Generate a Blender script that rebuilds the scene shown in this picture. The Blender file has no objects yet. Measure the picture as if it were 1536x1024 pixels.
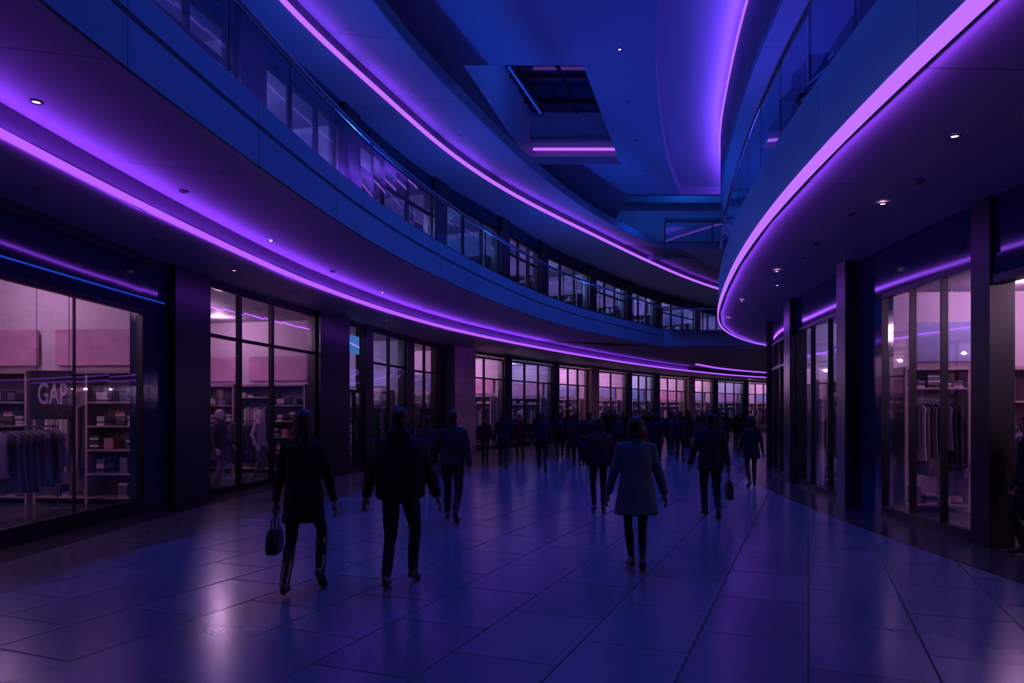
import bpy, bmesh, math, random
import numpy as np
from mathutils import Vector, Matrix, Quaternion, noise
random.seed(11)
scene = bpy.context.scene
COL = scene.collection
try:
    scene.view_settings.view_transform = 'Standard'
    scene.view_settings.look = 'None'
except Exception as e:
    print(e)

# ------------------------------------------------------------------ materials
def pmat(name, col, rough=0.5, metal=0.0, var=0.15, nscale=3.0, bump=0.0, spec=0.5, joints=None, emis=None, estr=0.0):
    m = bpy.data.materials.new(name); m.use_nodes = True
    nt = m.node_tree; N = nt.nodes; L = nt.links
    b = N['Principled BSDF']
    b.inputs['Roughness'].default_value = rough
    b.inputs['Metallic'].default_value = metal
    b.inputs['Specular IOR Level'].default_value = spec
    tc = N.new('ShaderNodeTexCoord')
    nz = N.new('ShaderNodeTexNoise'); nz.inputs['Scale'].default_value = nscale; nz.inputs['Detail'].default_value = 4
    L.new(tc.outputs['Object'], nz.inputs['Vector'])
    mx = N.new('ShaderNodeMix'); mx.data_type = 'RGBA'
    c = Vector(col)
    mx.inputs[6].default_value = (*(c*(1-var)), 1); mx.inputs[7].default_value = (*[min(1, v) for v in c*(1+var)], 1)
    L.new(nz.outputs['Fac'], mx.inputs[0])
    out = mx.outputs[2]
    if joints:
        w, h = joints
        br = N.new('ShaderNodeTexBrick'); br.offset = 0.0
        br.inputs['Scale'].default_value = 1.0
        br.inputs['Brick Width'].default_value = w; br.inputs['Row Height'].default_value = h
        br.inputs['Mortar Size'].default_value = 0.008; br.inputs['Mortar Smooth'].default_value = 0.2
        br.inputs['Color1'].default_value = (1, 1, 1, 1); br.inputs['Color2'].default_value = (.86, .86, .86, 1)
        br.inputs['Mortar'].default_value = (.25, .25, .25, 1)
        L.new(tc.outputs['UV'], br.inputs['Vector'])
        m2 = N.new('ShaderNodeMix'); m2.data_type = 'RGBA'; m2.blend_type = 'MULTIPLY'; m2.inputs[0].default_value = 1
        L.new(out, m2.inputs[6]); L.new(br.outputs['Color'], m2.inputs[7]); out = m2.outputs[2]
    L.new(out, b.inputs['Base Color'])
    if bump > 0:
        bp = N.new('ShaderNodeBump'); bp.inputs['Strength'].default_value = bump; bp.inputs['Distance'].default_value = 0.02
        L.new(nz.outputs['Fac'], bp.inputs['Height']); L.new(bp.outputs['Normal'], b.inputs['Normal'])
    if emis:
        b.inputs['Emission Color'].default_value = (*emis, 1); b.inputs['Emission Strength'].default_value = estr
    return m

def emat(name, col, s):
    m = bpy.data.materials.new(name); m.use_nodes = True
    nt = m.node_tree; nt.nodes.clear()
    o = nt.nodes.new('ShaderNodeOutputMaterial'); e = nt.nodes.new('ShaderNodeEmission')
    e.inputs['Color'].default_value = (*col, 1); e.inputs['Strength'].default_value = s
    nt.links.new(e.outputs[0], o.inputs[0]); return m

def glassmat(name, tint=(.8, .85, .9), refl=(1, 1, 1), rough=0.02, f0=.05):
    m = bpy.data.materials.new(name); m.use_nodes = True
    nt = m.node_tree; nt.nodes.clear(); N = nt.nodes; L = nt.links
    o = N.new('ShaderNodeOutputMaterial'); t = N.new('ShaderNodeBsdfTransparent'); g = N.new('ShaderNodeBsdfGlossy')
    t.inputs['Color'].default_value = (*tint, 1); g.inputs['Roughness'].default_value = rough
    g.inputs['Color'].default_value = (*refl, 1)
    f = N.new('ShaderNodeLayerWeight'); f.inputs['Blend'].default_value = .5
    p = N.new('ShaderNodeMath'); p.operation = 'POWER'; p.inputs[1].default_value = 4.0
    q = N.new('ShaderNodeMath'); q.operation = 'MULTIPLY_ADD'; q.inputs[1].default_value = .85; q.inputs[2].default_value = f0
    mx = N.new('ShaderNodeMixShader')
    L.new(f.outputs['Facing'], p.inputs[0]); L.new(p.outputs[0], q.inputs[0])
    L.new(q.outputs[0], mx.inputs[0]); L.new(t.outputs[0], mx.inputs[1]); L.new(g.outputs[0], mx.inputs[2]); L.new(mx.outputs[0], o.inputs[0])
    return m

M = {}
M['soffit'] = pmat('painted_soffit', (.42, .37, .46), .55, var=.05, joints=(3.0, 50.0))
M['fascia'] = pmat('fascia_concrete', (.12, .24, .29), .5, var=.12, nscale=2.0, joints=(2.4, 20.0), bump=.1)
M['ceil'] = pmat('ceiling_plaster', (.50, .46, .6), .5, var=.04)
M['slabtop'] = pmat('gallery_floor_stone', (.25, .25, .27), .3)
M['pier'] = pmat('dark_stone_pier', (.026, .028, .042), .28, var=.3, nscale=5, joints=(50.0, 1.1))
M['panel'] = pmat('dark_gloss_panel', (.008, .028, .065), .08, var=.2, spec=.5)
M['frame'] = pmat('black_aluminium', (.012, .012, .016), .35, metal=.3)
M['beige'] = pmat('travertine', (.62, .44, .40), .45, var=.2, nscale=6, joints=(50.0, .8), bump=.2)
M['glass'] = glassmat('shop_glass', (.84, .84, .93), f0=.10)
M['bglass'] = glassmat('balustrade_glass', (.58, .70, .88), f0=.14, rough=.01)
M['rail'] = pmat('steel_handrail', (.35, .42, .5), .22, metal=.9, var=.05)
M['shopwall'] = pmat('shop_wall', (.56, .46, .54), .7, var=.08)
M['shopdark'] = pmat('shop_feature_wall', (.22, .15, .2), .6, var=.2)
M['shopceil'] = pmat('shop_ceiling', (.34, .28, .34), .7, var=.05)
M['skyglass'] = pmat('skylight_glass', (.02, .045, .08), .06, var=.3, nscale=.5)
M['ledL'] = emat('led_violet', (.36, .08, 1.0), 1.45)
M['ledR'] = emat('led_lilac', (.44, .13, 1.0), 1.3)
M['ledU'] = emat('led_violet_slim', (.40, .11, 1.0), 1.5)
M['ledReflB'] = emat('blue_led_and_reflection', (.02, .09, 1.0), .45)
M['dlon'] = emat('downlight_lens', (1, .55, .75), 5)
M['dlring'] = pmat('downlight_trim', (.08, .08, .1), .4)
M['border'] = pmat('dark_granite_border', (.025, .022, .032), .22, var=.35, nscale=20, joints=(1.2, 50.0))
M['signblue'] = emat('blue_lightbox', (.1, .35, .9), .6)
M['signtxt'] = pmat('sign_letters', (.6, .5, .65), .5)
M['signbd'] = pmat('sign_board', (.012, .012, .03), .5)
M['screen'] = emat('violet_lightbox', (.45, .28, .9), .5)
M['poster1'] = pmat('poster_print', (.5, .25, .4), .5, var=.6, nscale=2.2)
M['poster2'] = pmat('poster_print', (.2, .22, .4), .5, var=.7, nscale=1.7)

def floor_mat():
    m = bpy.data.materials.new('polished_floor_tiles'); m.use_nodes = True
    nt = m.node_tree; N = nt.nodes; L = nt.links; b = N['Principled BSDF']
    tc = N.new('ShaderNodeTexCoord'); mp = N.new('ShaderNodeMapping')
    mp.inputs['Rotation'].default_value = (0, 0, math.radians(22 + 90))
    L.new(tc.outputs['Object'], mp.inputs['Vector'])
    br = N.new('ShaderNodeTexBrick'); br.offset = .5
    br.inputs['Scale'].default_value = 1; br.inputs['Brick Width'].default_value = 1.2; br.inputs['Row Height'].default_value = .8
    br.inputs['Mortar Size'].default_value = .010; br.inputs['Mortar Smooth'].default_value = .1
    br.inputs['Color1'].default_value = (.105, .118, .165, 1); br.inputs['Color2'].default_value = (.075, .086, .125, 1)
    br.inputs['Mortar'].default_value = (.006, .006, .010, 1)
    L.new(mp.outputs[0], br.inputs['Vector'])
    nz = N.new('ShaderNodeTexNoise'); nz.inputs['Scale'].default_value = 30; nz.inputs['Detail'].default_value = 4
    L.new(tc.outputs['Object'], nz.inputs['Vector'])
    mx = N.new('ShaderNodeMix'); mx.data_type = 'RGBA'; mx.blend_type = 'MULTIPLY'; mx.inputs[0].default_value = .2
    L.new(br.outputs['Color'], mx.inputs[6]); L.new(nz.outputs['Fac'], mx.inputs[7])
    L.new(mx.outputs[2], b.inputs['Base Color'])
    # grout joints are rougher than the polished tiles
    mr = N.new('ShaderNodeMapRange'); mr.inputs[3].default_value = .215; mr.inputs[4].default_value = .75
    L.new(br.outputs['Fac'], mr.inputs[0]); L.new(mr.outputs[0], b.inputs['Roughness'])
    b.inputs['Specular IOR Level'].default_value = .5
    bp = N.new('ShaderNodeBump'); bp.inputs['Strength'].default_value = .3; bp.inputs['Distance'].default_value = .003; bp.invert = True
    L.new(br.outputs['Fac'], bp.inputs['Height']); L.new(bp.outputs[0], b.inputs['Normal'])
    return m
M['floor'] = floor_mat()

# ------------------------------------------------------------------ curves
class Curve:
    def __init__(s, pts, sgn=1, step=.35, raw=False):
        P = np.array(pts, float)
        if not raw:
            ext = np.vstack([2*P[0]-P[1], P, 2*P[-1]-P[-2]]); out = []
            for i in range(1, len(ext)-2):
                p0, p1, p2, p3 = ext[i-1:i+3]
                for t in np.linspace(0, 1, 30, endpoint=False):
                    out.append(.5*((2*p1)+(-p0+p2)*t+(2*p0-5*p1+4*p2-p3)*t*t+(-p0+3*p1-3*p2+p3)*t**3))
            out.append(P[-1]); P = np.array(out)
            d = np.linalg.norm(np.diff(P, axis=0), axis=1); S = np.concatenate([[0], np.cumsum(d)])
            n = max(8, int(S[-1]/.3)); u = np.linspace(0, S[-1], n)
            P = np.stack([np.interp(u, S, P[:, 0]), np.interp(u, S, P[:, 1])], 1)
            for _ in range(60): P[1:-1] = P[1:-1]*.5+(P[:-2]+P[2:])*.25
        s.P = P; s.sgn = sgn
        d = np.linalg.norm(np.diff(P, axis=0), axis=1); s.S = np.concatenate([[0], np.cumsum(d)]); s.len = s.S[-1]
        T = np.gradient(P, axis=0); T /= np.linalg.norm(T, axis=1)[:, None]
        s.Nn = np.stack([T[:, 1], -T[:, 0]], 1)*sgn
    def at(s, u, o=0.0):
        x = np.interp(u, s.S, s.P[:, 0]); y = np.interp(u, s.S, s.P[:, 1])
        nx = np.interp(u, s.S, s.Nn[:, 0]); ny = np.interp(u, s.S, s.Nn[:, 1]); l = math.hypot(nx, ny)
        return (x+o*nx/l, y+o*ny/l)
    def sY(s, y): return float(np.interp(y, s.P[:, 1], s.S))
    def xY(s, y): return float(np.interp(y, s.P[:, 1], s.P[:, 0]))
    def ang(s, u):
        u = min(u, s.len-1.01); a = s.at(u); b = s.at(u+1); return math.atan2(b[1]-a[1], b[0]-a[0])

WL1 = Curve([(-6.6,-6),(-6.7,0),(-6.7,5),(-6.62,9.5),(-6.4,15),(-5.03,21.9),(-2.2,32.5),(5.4,46),(14,58),(24,68),(40,76)])
SL1 = Curve([(-5.0,-6),(-5.1,0),(-5.13,7.3),(-4.96,10.5),(-4.2,17),(-1.6,25.9),(4.7,38.5),(12,50),(21,60),(36,70)])
EL2 = Curve([(-3.4,-6),(-3.4,0),(-3.3,5),(-3,8),(-2,14),(1.4,23.5),(6.6,32.0)])
SL3 = Curve([(-5.1,-6),(-5.0,5),(-4.75,9.5),(-4.26,13.3),(-3.2,16.8),(-1.4,22.3),(2.2,29),(12,44),(24,56),(40,68)])
EL3 = Curve([(-3.4,-6),(-3.3,5),(-3.1,9),(-2.7,13.3),(-1.2,18),(.67,23),(3.6,29),(7.1,34)])
WL2 = Curve([(-6,-6),(-6,5),(-5.7,10),(-5.0,14),(-2.9,22.6),(-.7,27.6),(2.6,35),(10,47),(22,60),(40,72)])
ER2 = Curve([(3.2,-6),(3.2,0),(3.3,5),(3.43,7.1),(3.87,11.2),(5,17),(6.85,24),(9.6,29.5),(12.4,32.6),(20,38)], -1)
WR1 = Curve([(6.2,-6),(6.2,0),(6.2,9.5),(6.45,14),(7,18),(8.1,23),(11.2,28),(18,33.5),(30,39)], -1)
ER3 = Curve([(4,-6),(4.1,5),(4.9,13.3),(5.3,16.5),(5.85,19.3),(6.95,24.4),(8.7,29.5),(11.5,34)], -1)
CP = Curve([(3.0,-6),(3.0,8),(3.1,13),(3.26,16.5),(3.85,19.7),(5.7,27),(7.2,31.3)], -1)
BR2 = Curve([(6.6,32.0),(7.4,32.35),(9.2,32.6),(12.4,32.6)], raw=True)
BR3 = Curve([(7.1,34),(9,34),(11.5,34)], raw=True)

# ------------------------------------------------------------------ mesh builder
class MB:
    def __init__(s): s.v=[]; s.f=[]; s.m=[]; s.uv=[]; s.mats=[]; s.sm=[]
    def mi(s, k):
        mat = M[k] if isinstance(k, str) else k
        if mat not in s.mats: s.mats.append(mat)
        return s.mats.index(mat)
    def face(s, pts, k, uv=None, sm=False):
        b = len(s.v); s.v += [tuple(p) for p in pts]; s.f.append(tuple(range(b, b+len(pts)))); s.m.append(s.mi(k))
        s.uv.append(uv or [(0, 0)]*len(pts)); s.sm.append(sm)
    def grid(s, rows, k, closed=False, sm=True, uvs=None):
        b = len(s.v); n = len(rows[0])
        for r in rows: s.v += [tuple(p) for p in r]
        mi = s.mi(k)
        for i in range(len(rows)-1):
            for j in range(n if closed else n-1):
                j2 = (j+1) % n
                s.f.append((b+i*n+j, b+i*n+j2, b+(i+1)*n+j2, b+(i+1)*n+j)); s.m.append(mi); s.sm.append(sm)
                s.uv.append([uvs[i][j], uvs[i][j2], uvs[i+1][j2], uvs[i+1][j]] if uvs else [(0, 0)]*4)
    def prism(s, corners_xy, z0, z1, k):
        n = len(corners_xy); c = corners_xy
        s.face([(x, y, z1) for x, y in c], k, [(x, y) for x, y in c])
        s.face([(x, y, z0) for x, y in reversed(c)], k, [(x, y) for x, y in reversed(c)])
        for i in range(n):
            a = c[i]; d = c[(i+1) % n]; l = math.dist(a, d)
            s.face([(*a, z0), (*d, z0), (*d, z1), (*a, z1)], k, [(0.3, z0), (0.3+l, z0), (0.3+l, z1), (0.3, z1)])
    def box(s, c, d, k, rz=0.0):
        hx, hy = d[0]/2, d[1]/2; cs, sn = math.cos(rz), math.sin(rz)
        pts = [(c[0]+x*cs-y*sn, c[1]+x*sn+y*cs) for x, y in ((-hx,-hy),(hx,-hy),(hx,hy),(-hx,hy))]
        s.prism(pts, c[2]-d[2]/2, c[2]+d[2]/2, k)
    def sweep(s, cv, s0, s1, prof, k, step=.4, closed=True, sm=True, caps=True):
        n = max(1, int(math.ceil((s1-s0)/step))); us = np.linspace(s0, s1, n+1)
        rows = []; uvs = []
        vv = [0]
        for i in range(1, len(prof)): vv.append(vv[-1]+math.dist(prof[i-1], prof[i]))
        for u in us:
            rows.append([(*cv.at(u, o), z) for o, z in prof]); uvs.append([(u, v) for v in vv])
        if closed and len(prof) == 4:
            for a in range(4):
                b = (a+1) % 4
                s.grid([[r[a], r[b]] for r in rows], k, sm=sm, uvs=[[(u, prof[a][1]), (u, prof[b][1]+ (0 if prof[a][1]!=prof[b][1] else .1))] for u in us])
        else:
            s.grid(rows, k, closed=closed, sm=sm, uvs=uvs)
        if caps and closed:
            s.face(rows[0], k); s.face(list(reversed(rows[-1])), k)
    def cbox(s, cv, s0, s1, o0, o1, z0, z1, k, step=.4):
        s.sweep(cv, s0, s1, [(o0, z0), (o1, z0), (o1, z1), (o0, z1)], k, step)
    def sheet(s, cv, s0, s1, o, z0, z1, k, step=1.0):
        s.sweep(cv, s0, s1, [(o, z0), (o, z1)], k, step, closed=False, sm=False)
    def ribY(s, ca, za, cb, zb, y0, y1, k, step=.5, oa=0, ob=0):
        n = max(1, int((y1-y0)/step)); rows = []; uvs = []
        for y in np.linspace(y0, y1, n+1):
            xa = ca.xY(y) if isinstance(ca, Curve) else ca(y) if callable(ca) else ca
            xb = cb.xY(y) if isinstance(cb, Curve) else cb(y) if callable(cb) else cb
            rows.append([(xa+oa, y, za), (xb+ob, y, zb)]); uvs.append([(y, 0), (y, abs(xb-xa))])
        s.grid(rows, k, uvs=uvs)
    def tube(s, pts, r, k, seg=8):
        pts = [Vector(p) for p in pts]; rows = []
        for i, p in enumerate(pts):
            t = (pts[min(i+1, len(pts)-1)]-pts[max(i-1, 0)]).normalized()
            a = t.cross(Vector((0, 0, 1))); a = a.normalized() if a.length > 1e-3 else Vector((1, 0, 0)); b = t.cross(a)
            rr = r[i] if isinstance(r, (list, tuple)) else r
            rows.append([p+(a*math.cos(q)+b*math.sin(q))*rr for q in [2*math.pi*j/seg for j in range(seg)]])
        s.grid(rows, k, closed=True); s.face(rows[0], k); s.face(list(reversed(rows[-1])), k)
    def mesh(s, name):
        me = bpy.data.meshes.new(name); me.from_pydata(s.v, [], s.f)
        for m in s.mats: me.materials.append(m)
        me.polygons.foreach_set('material_index', s.m); me.polygons.foreach_set('use_smooth', s.sm)
        uv = me.uv_layers.new(name='UVMap')
        flat = [c for f in s.uv for p in f for c in p]
        uv.data.foreach_set('uv', flat); me.update(); return me
    def obj(s, name, loc=(0, 0, 0), rz=0):
        o = bpy.data.objects.new(name, s.mesh(name)); o.location = loc; o.rotation_euler = (0, 0, rz); COL.objects.link(o); return o

def inst(me, name, loc, rz=0, sc=1):
    o = bpy.data.objects.new(name, me); o.location = loc; o.rotation_euler = (0, 0, rz); o.scale = (sc,)*3 if not isinstance(sc, tuple) else sc
    COL.objects.link(o); return o

# ------------------------------------------------------------------ shell
mb = MB(); mb.prism([(-20,-8),(60,-8),(60,85),(-20,85)], -.2, 0, 'floor'); mb.obj('floor')
mb = MB()
mb.cbox(WL1, 0, WL1.len, .0, .75, -.01, .004, 'border'); mb.obj('trim_1')
mb = MB()
mb.cbox(WR1, 0, WR1.len, .0, 1.0, -.01, .004, 'border'); mb.obj('trim_2')

mb = MB()
ZI, ZS, ZO = 4.5, 4.84, 4.62
def slope_far(mb, S, z1, z2, w, y0, y1, k):
    mb.ribY(S, z1, S, z2, y0, y1, k, ob=w); mb.ribY(S, z2, 50, z2, y0, y1, k, oa=w)
mb.ribY(WL1, ZI, SL1, ZI, -6, 70, 'soffit', oa=-.2)
mb.ribY(SL1, ZI, SL1, ZS, -6, 70, 'soffit')
mb.ribY(SL1, ZS, EL2, ZO, -6, 32, 'soffit')
slope_far(mb, SL1, ZS, ZO, 3.5, 32, 70, 'soffit')
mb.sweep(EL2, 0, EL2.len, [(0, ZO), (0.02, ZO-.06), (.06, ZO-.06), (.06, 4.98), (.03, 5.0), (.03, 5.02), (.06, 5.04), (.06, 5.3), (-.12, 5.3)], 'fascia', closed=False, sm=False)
mb.ribY(EL2, 5.25, lambda y: WL1.xY(y)-.5, 5.25, -6, 32, 'slabtop')
mb.ribY(lambda y: WL1.xY(y)-.5, 5.25, 45, 5.25, 32, 70, 'slabtop')
mb.sweep(BR2, 0, BR2.len, [(0, ZO), (0.02, ZO-.06), (.06, ZO-.06), (.06, 5.3), (-.12, 5.3)], 'fascia', closed=False, sm=False)
mb.obj('gallery_slab')
mb = MB()
ER2s = ER2.sY(32.6)
mb.ribY(ER2, 4.56, WR1, 4.5, -6, 32.6, 'soffit', ob=.3)
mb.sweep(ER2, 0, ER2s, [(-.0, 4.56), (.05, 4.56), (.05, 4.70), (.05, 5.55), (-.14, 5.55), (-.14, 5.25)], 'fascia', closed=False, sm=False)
mb.ribY(ER2, 5.25, WR1, 5.25, -6, 32.6, 'slabtop', ob=.5)
mb.obj('gallery_slab')
mb = MB()
mb.ribY(WL2, 9.2, SL3, 9.2, -6, 66, 'soffit', oa=-.3)
mb.ribY(SL3, 9.2, SL3, 9.5, -6, 66, 'soffit')
mb.ribY(SL3, 9.5, EL3, 9.34, -6, 34, 'soffit')
slope_far(mb, SL3, 9.5, 9.34, 2.5, 34, 66, 'soffit')
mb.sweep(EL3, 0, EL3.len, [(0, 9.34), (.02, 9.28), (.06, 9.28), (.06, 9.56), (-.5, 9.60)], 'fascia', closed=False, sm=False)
mb.ribY(EL3, 9.6, EL3, 9.6, -6, 34, 'slabtop', oa=-.4, ob=-7)
mb.sweep(BR3, 0, BR3.len, [(0, 9.34), (.02, 9.28), (.06, 9.28), (.06, 9.55), (-.1, 9.55)], 'fascia', closed=False, sm=False)
mb.cbox(BR3, 0, BR3.len, -.05, .1, 10.55, 10.75, 'fascia')
mb.obj('upper_gallery_slab')
mb = MB()
mb.ribY(ER3, 9.2, WR1, 9.2, -6, 34, 'soffit', ob=1)
mb.sweep(ER3, 0, ER3.len, [(0, 9.2), (.04, 9.2), (.04, 10.9), (-.1, 10.9), (-.1, 12)], 'fascia', closed=False, sm=False)
mb.obj('upper_gallery_slab')

# ceiling
mb = MB(); CZ = 11.0
Rl = lambda y: 1.9+(y-19.6)*(2.2/8.0)
Ll = lambda y: -1.3+(y-19.6)*.254
mb.ribY(EL3, CZ, CP, CZ, -6, 19.6, 'ceil', oa=-7)
mb.ribY(EL3, CZ, Ll, CZ, 19.6, 27.6, 'ceil', oa=-7)
mb.ribY(Rl, CZ, CP, CZ, 19.6, 27.6, 'ceil')
mb.ribY(EL3, CZ, CP, CZ, 27.6, 31.3, 'ceil', oa=-7)
mb.ribY(-3, CZ, 5.0, CZ, 31.3, 36.6, 'ceil')
mb.ribY(EL3, 9.6, EL3, CZ, -6, 34, 'ceil', oa=-7, ob=-7)
mb.ribY(CP, CZ, CP, CZ+.35, -6, 31.3, 'ceil')
mb.ribY(CP, CZ+.35, ER3, CZ+.35, -6, 31.3, 'ceil', ob=.6)
mb.ribY(Rl, CZ, Rl, 13, 19.6, 27.6, 'ceil')
mb.ribY(Ll, CZ, Ll, 13, 19.6, 27.6, 'ceil')
xe0, xe1 = Ll(19.6), Ll(27.6)
mb.face([(xe0,19.6,CZ),(Rl(19.6),19.6,CZ),(Rl(19.6),19.6,13),(xe0,19.6,13)], 'ceil')
mb.face([(xe1,27.6,CZ),(Rl(27.6),27.6,CZ),(Rl(27.6),27.6,13),(xe1,27.6,13)], 'ceil')
mb.box(((xe1+Rl(27.6))/2, 27.5, 11.95), (Rl(27.6)-xe1, .2, .12), 'fascia')
mb.box(((xe1+Rl(27.6))/2, 27.45, 11.1), (Rl(27.6)-xe1, .3, .3), 'ceil')
x0, x1 = 5.0, ER3.xY(31.3)+.6
mb.face([(x0,31.3,CZ),(x1,31.3,CZ),(x1,31.3,13),(x0,31.3,13)], 'ceil')
mb.face([(x0,31.3,CZ),(x0,36.5,CZ),(x0,36.5,13),(x0,31.3,13)], 'ceil')
mb.face([(0,36.5,9.3),(14,36.5,9.3),(14,36.5,13),(0,36.5,13)], 'ceil')
mb.box((8.2, 33, 11.25), (6.2, .35, .3), 'fascia'); mb.box((8.6, 35, 12.2), (7, .3, .3), 'fascia')
mb.obj('ceiling')
mb = MB()
mb.prism([(-2.5,19.5),(4.5,19.5),(5.5,27.8),(-.5,27.8)], 13.0, 13.1, 'skyglass')
for i in range(4):
    y = 20.5+i*2; mb.box((1.4, y, 12.94), (5.2, .08, .12), 'frame')
for i in range(3): mb.box((.1+i*1.3, 23.6, 12.94), (.06, 8, .1), 'frame', rz=-.26)
mb.tube([(-.1,23.6,12.82),(1.05,27.2,12.82)], .04, 'ledReflB')
mb.obj('skylight')
mb = MB(); mb.prism([(4.9,31.3),(14,31.3),(14,36.6),(4.9,36.6)], 13.0, 13.1, 'skyglass')
mb.box((9.5, 34, 12.94), (8, .08, .12), 'frame'); mb.box((9.5, 33, 12.94), (.08, 4, .12), 'frame'); mb.obj('skylight')

# ------------------------------------------------------------------ LED strips
def led(cv, s0, s1, o0, o1, z0, z1, k):
    mb = MB(); mb.cbox(cv, s0, s1, o0, o1, z0, z1, k, step=.5); mb.obj('led_strip_light')
def area_lamp(name, loc, sx, sy, e, col, direction, xdir):
    l = bpy.data.lights.new(name, 'AREA'); l.shape = 'RECTANGLE'; l.size = sx; l.size_y = sy; l.energy = e; l.color = col
    o = bpy.data.objects.new(name, l); COL.objects.link(o)
    z = -Vector(direction).normalized(); x = Vector(xdir); x = (x-z*x.dot(z)).normalized(); y = z.cross(x)
    o.matrix_world = Matrix(((x.x, y.x, z.x, loc[0]), (x.y, y.y, z.y, loc[1]), (x.z, y.z, z.z, loc[2]), (0, 0, 0, 1))); return o
def strip_glow(cv, y0, y1, off, z, e_per_m, col, dirf, seg=3.0, w=.07):
    a, b = cv.sY(y0), cv.sY(y1); n = int((b-a)/seg)
    for i in range(n):
        u = a+(i+.5)*(b-a)/n; L = (b-a)/n; x, y = cv.at(u, off); p = cv.at(u-.3); q = cv.at(u+.3); n0 = cv.at(u, 0); n1 = cv.at(u, 1)
        nx, ny = n1[0]-n0[0], n1[1]-n0[1]
        area_lamp('strip_glow_lamp', (x, y, z), L, w, e_per_m*L, col, (nx*dirf[0], ny*dirf[0], dirf[1]), (q[0]-p[0], q[1]-p[1], 0))
VIO = (.25, .045, 1.0)
led(SL1, 0, SL1.len, .004, .03, 4.48, 4.57, 'ledL')
led(SL3, 0, SL3.sY(60), .004, .03, 9.16, 9.28, 'ledU')
led(ER2, 0, ER2s, .055, .085, 4.53, 4.69, 'ledR')
led(ER3, 0, ER3.len, .045, .08, 10.90, 10.97, 'ledU')
strip_glow(SL1, -2, 50, .07, 4.57, 4.6, VIO, (.3, 1), w=.05)
strip_glow(SL1, 0, 34, -.01, 4.475, 1.1, (.30, .05, 1), (-1, .0), seg=4.5, w=.03)  # added unseen lamps wash the inner soffit violet towards the shops
strip_glow(SL3, 4, 45, .07, 9.275, 1.6, VIO, (.3, 1), seg=4, w=.05)
strip_glow(ER3, 6, 31, .14, 10.98, 5.5, (.20, .06, 1), (.35, 1), seg=4)
strip_glow(ER2, -2, 32, -.02, 4.50, 1.8, (.30, .06, 1), (-1, .0), seg=3)  # added lamps behind the right strip light the soffit, backs to the void
mb = MB(); mb.box(((xe1+Rl(27.6))/2, 27.27, 11.5), (Rl(27.6)-xe1-.1, .06, .09), 'ledU'); mb.obj('led_strip_light')
FS = Curve([(11,44),(15,50),(24,58),(36,66)])
led(FS, 0, FS.len, 0, .05, 4.54, 4.63, 'ledL')
led(WL1, WL1.sY(4), WL1.sY(13.6), .035, .05, 3.74, 3.765, 'ledReflB')  # glowing line stands in for the right strip's reflection in the header panel

# ------------------------------------------------------------------ downlights
def downlight_mesh(on):
    mb = MB(); n = 16
    ring = lambda r, z: [(r*math.cos(2*math.pi*i/n), r*math.sin(2*math.pi*i/n), z) for i in range(n)]
    mb.grid([ring(.062, 0), ring(.062, -.012), ring(.04, -.012), ring(.036, .0)], 'dlring', closed=True)
    mb.face(list(reversed(ring(.036, -.004))), 'dlon' if on else 'dlring'); return mb
def downlights(cv, off, z, ss, on_pat, name):
    mb = MB()
    for i, u in enumerate(ss):
        x, y = cv.at(u, off); d = downlight_mesh(on_pat[i % len(on_pat)])
        b = len(mb.v); mb.v += [(vx+x, vy+y, vz+z) for vx, vy, vz in d.v]
        for f, mm, uv, sm in zip(d.f, d.m, d.uv, d.sm):
            mb.f.append(tuple(b+q for q in f)); mb.m.append(mb.mi(d.mats[mm])); mb.uv.append(uv); mb.sm.append(sm)
    mb.obj(name)
downlights(SL1, -.8, ZI-.001, np.arange(15, 70, 2.6), [0, 0, 1], 'recessed_downlights')
downlights(SL1, .45, 4.788, np.arange(13.2, 42, 2.95), [1, 0], 'recessed_downlights')
downlights(WR1, 1.3, 4.51, [WR1.sY(q) for q in (4.2, 6.85, 8.8, 9.7, 12, 14.3, 18.1, 21.5, 25)], [1, 1, 0, 1, 0, 1], 'recessed_downlights')
downlights(ER2, -1.0, 4.535, np.arange(7.5, 31, 3.0), [0, 0, 1], 'recessed_downlights')
downlights(SL3, .6, 9.45, np.arange(15, 42, 3), [0, 0, 1], 'recessed_downlights')
downlights(CP, .9, CZ-.001, np.arange(15, 36, 3.2), [0, 0, 0, 1], 'recessed_downlights')

# ------------------------------------------------------------------ balustrades
def balustrade(cv, s0, s1, zb, zr, panel=1.5):
    mb = MB()
    n = max(1, int((s1-s0)/panel)); w = (s1-s0)/n
    for i in range(n):
        a = s0+i*w
        mb.sheet(cv, a+.02, a+w-.02, -.035, zb+.03, zr-.09, 'bglass', step=.75)
        x, y = cv.at(a, -.06); ang = cv.ang(a)
        mb.box((x, y, (zb+zr)/2), (.05, .014, zr-zb), 'frame', rz=ang)
    mb.cbox(cv, s0, s1, -.07, -.01, zb-.02, zb+.06, 'frame')
    us = np.arange(s0, s1, .4)
    mb.tube([(*cv.at(u, -.04), zr) for u in us], .04, 'rail', 10)
    return mb.obj('glass_balustrade')
balustrade(EL2, 0, EL2.len, 5.3, 6.3)
balustrade(BR2, 0, BR2.len, 5.3, 6.3)
balustrade(ER2, 0, ER2s, 5.55, 6.75)
balustrade(BR3, 0, BR3.len, 9.55, 10.55)

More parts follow.
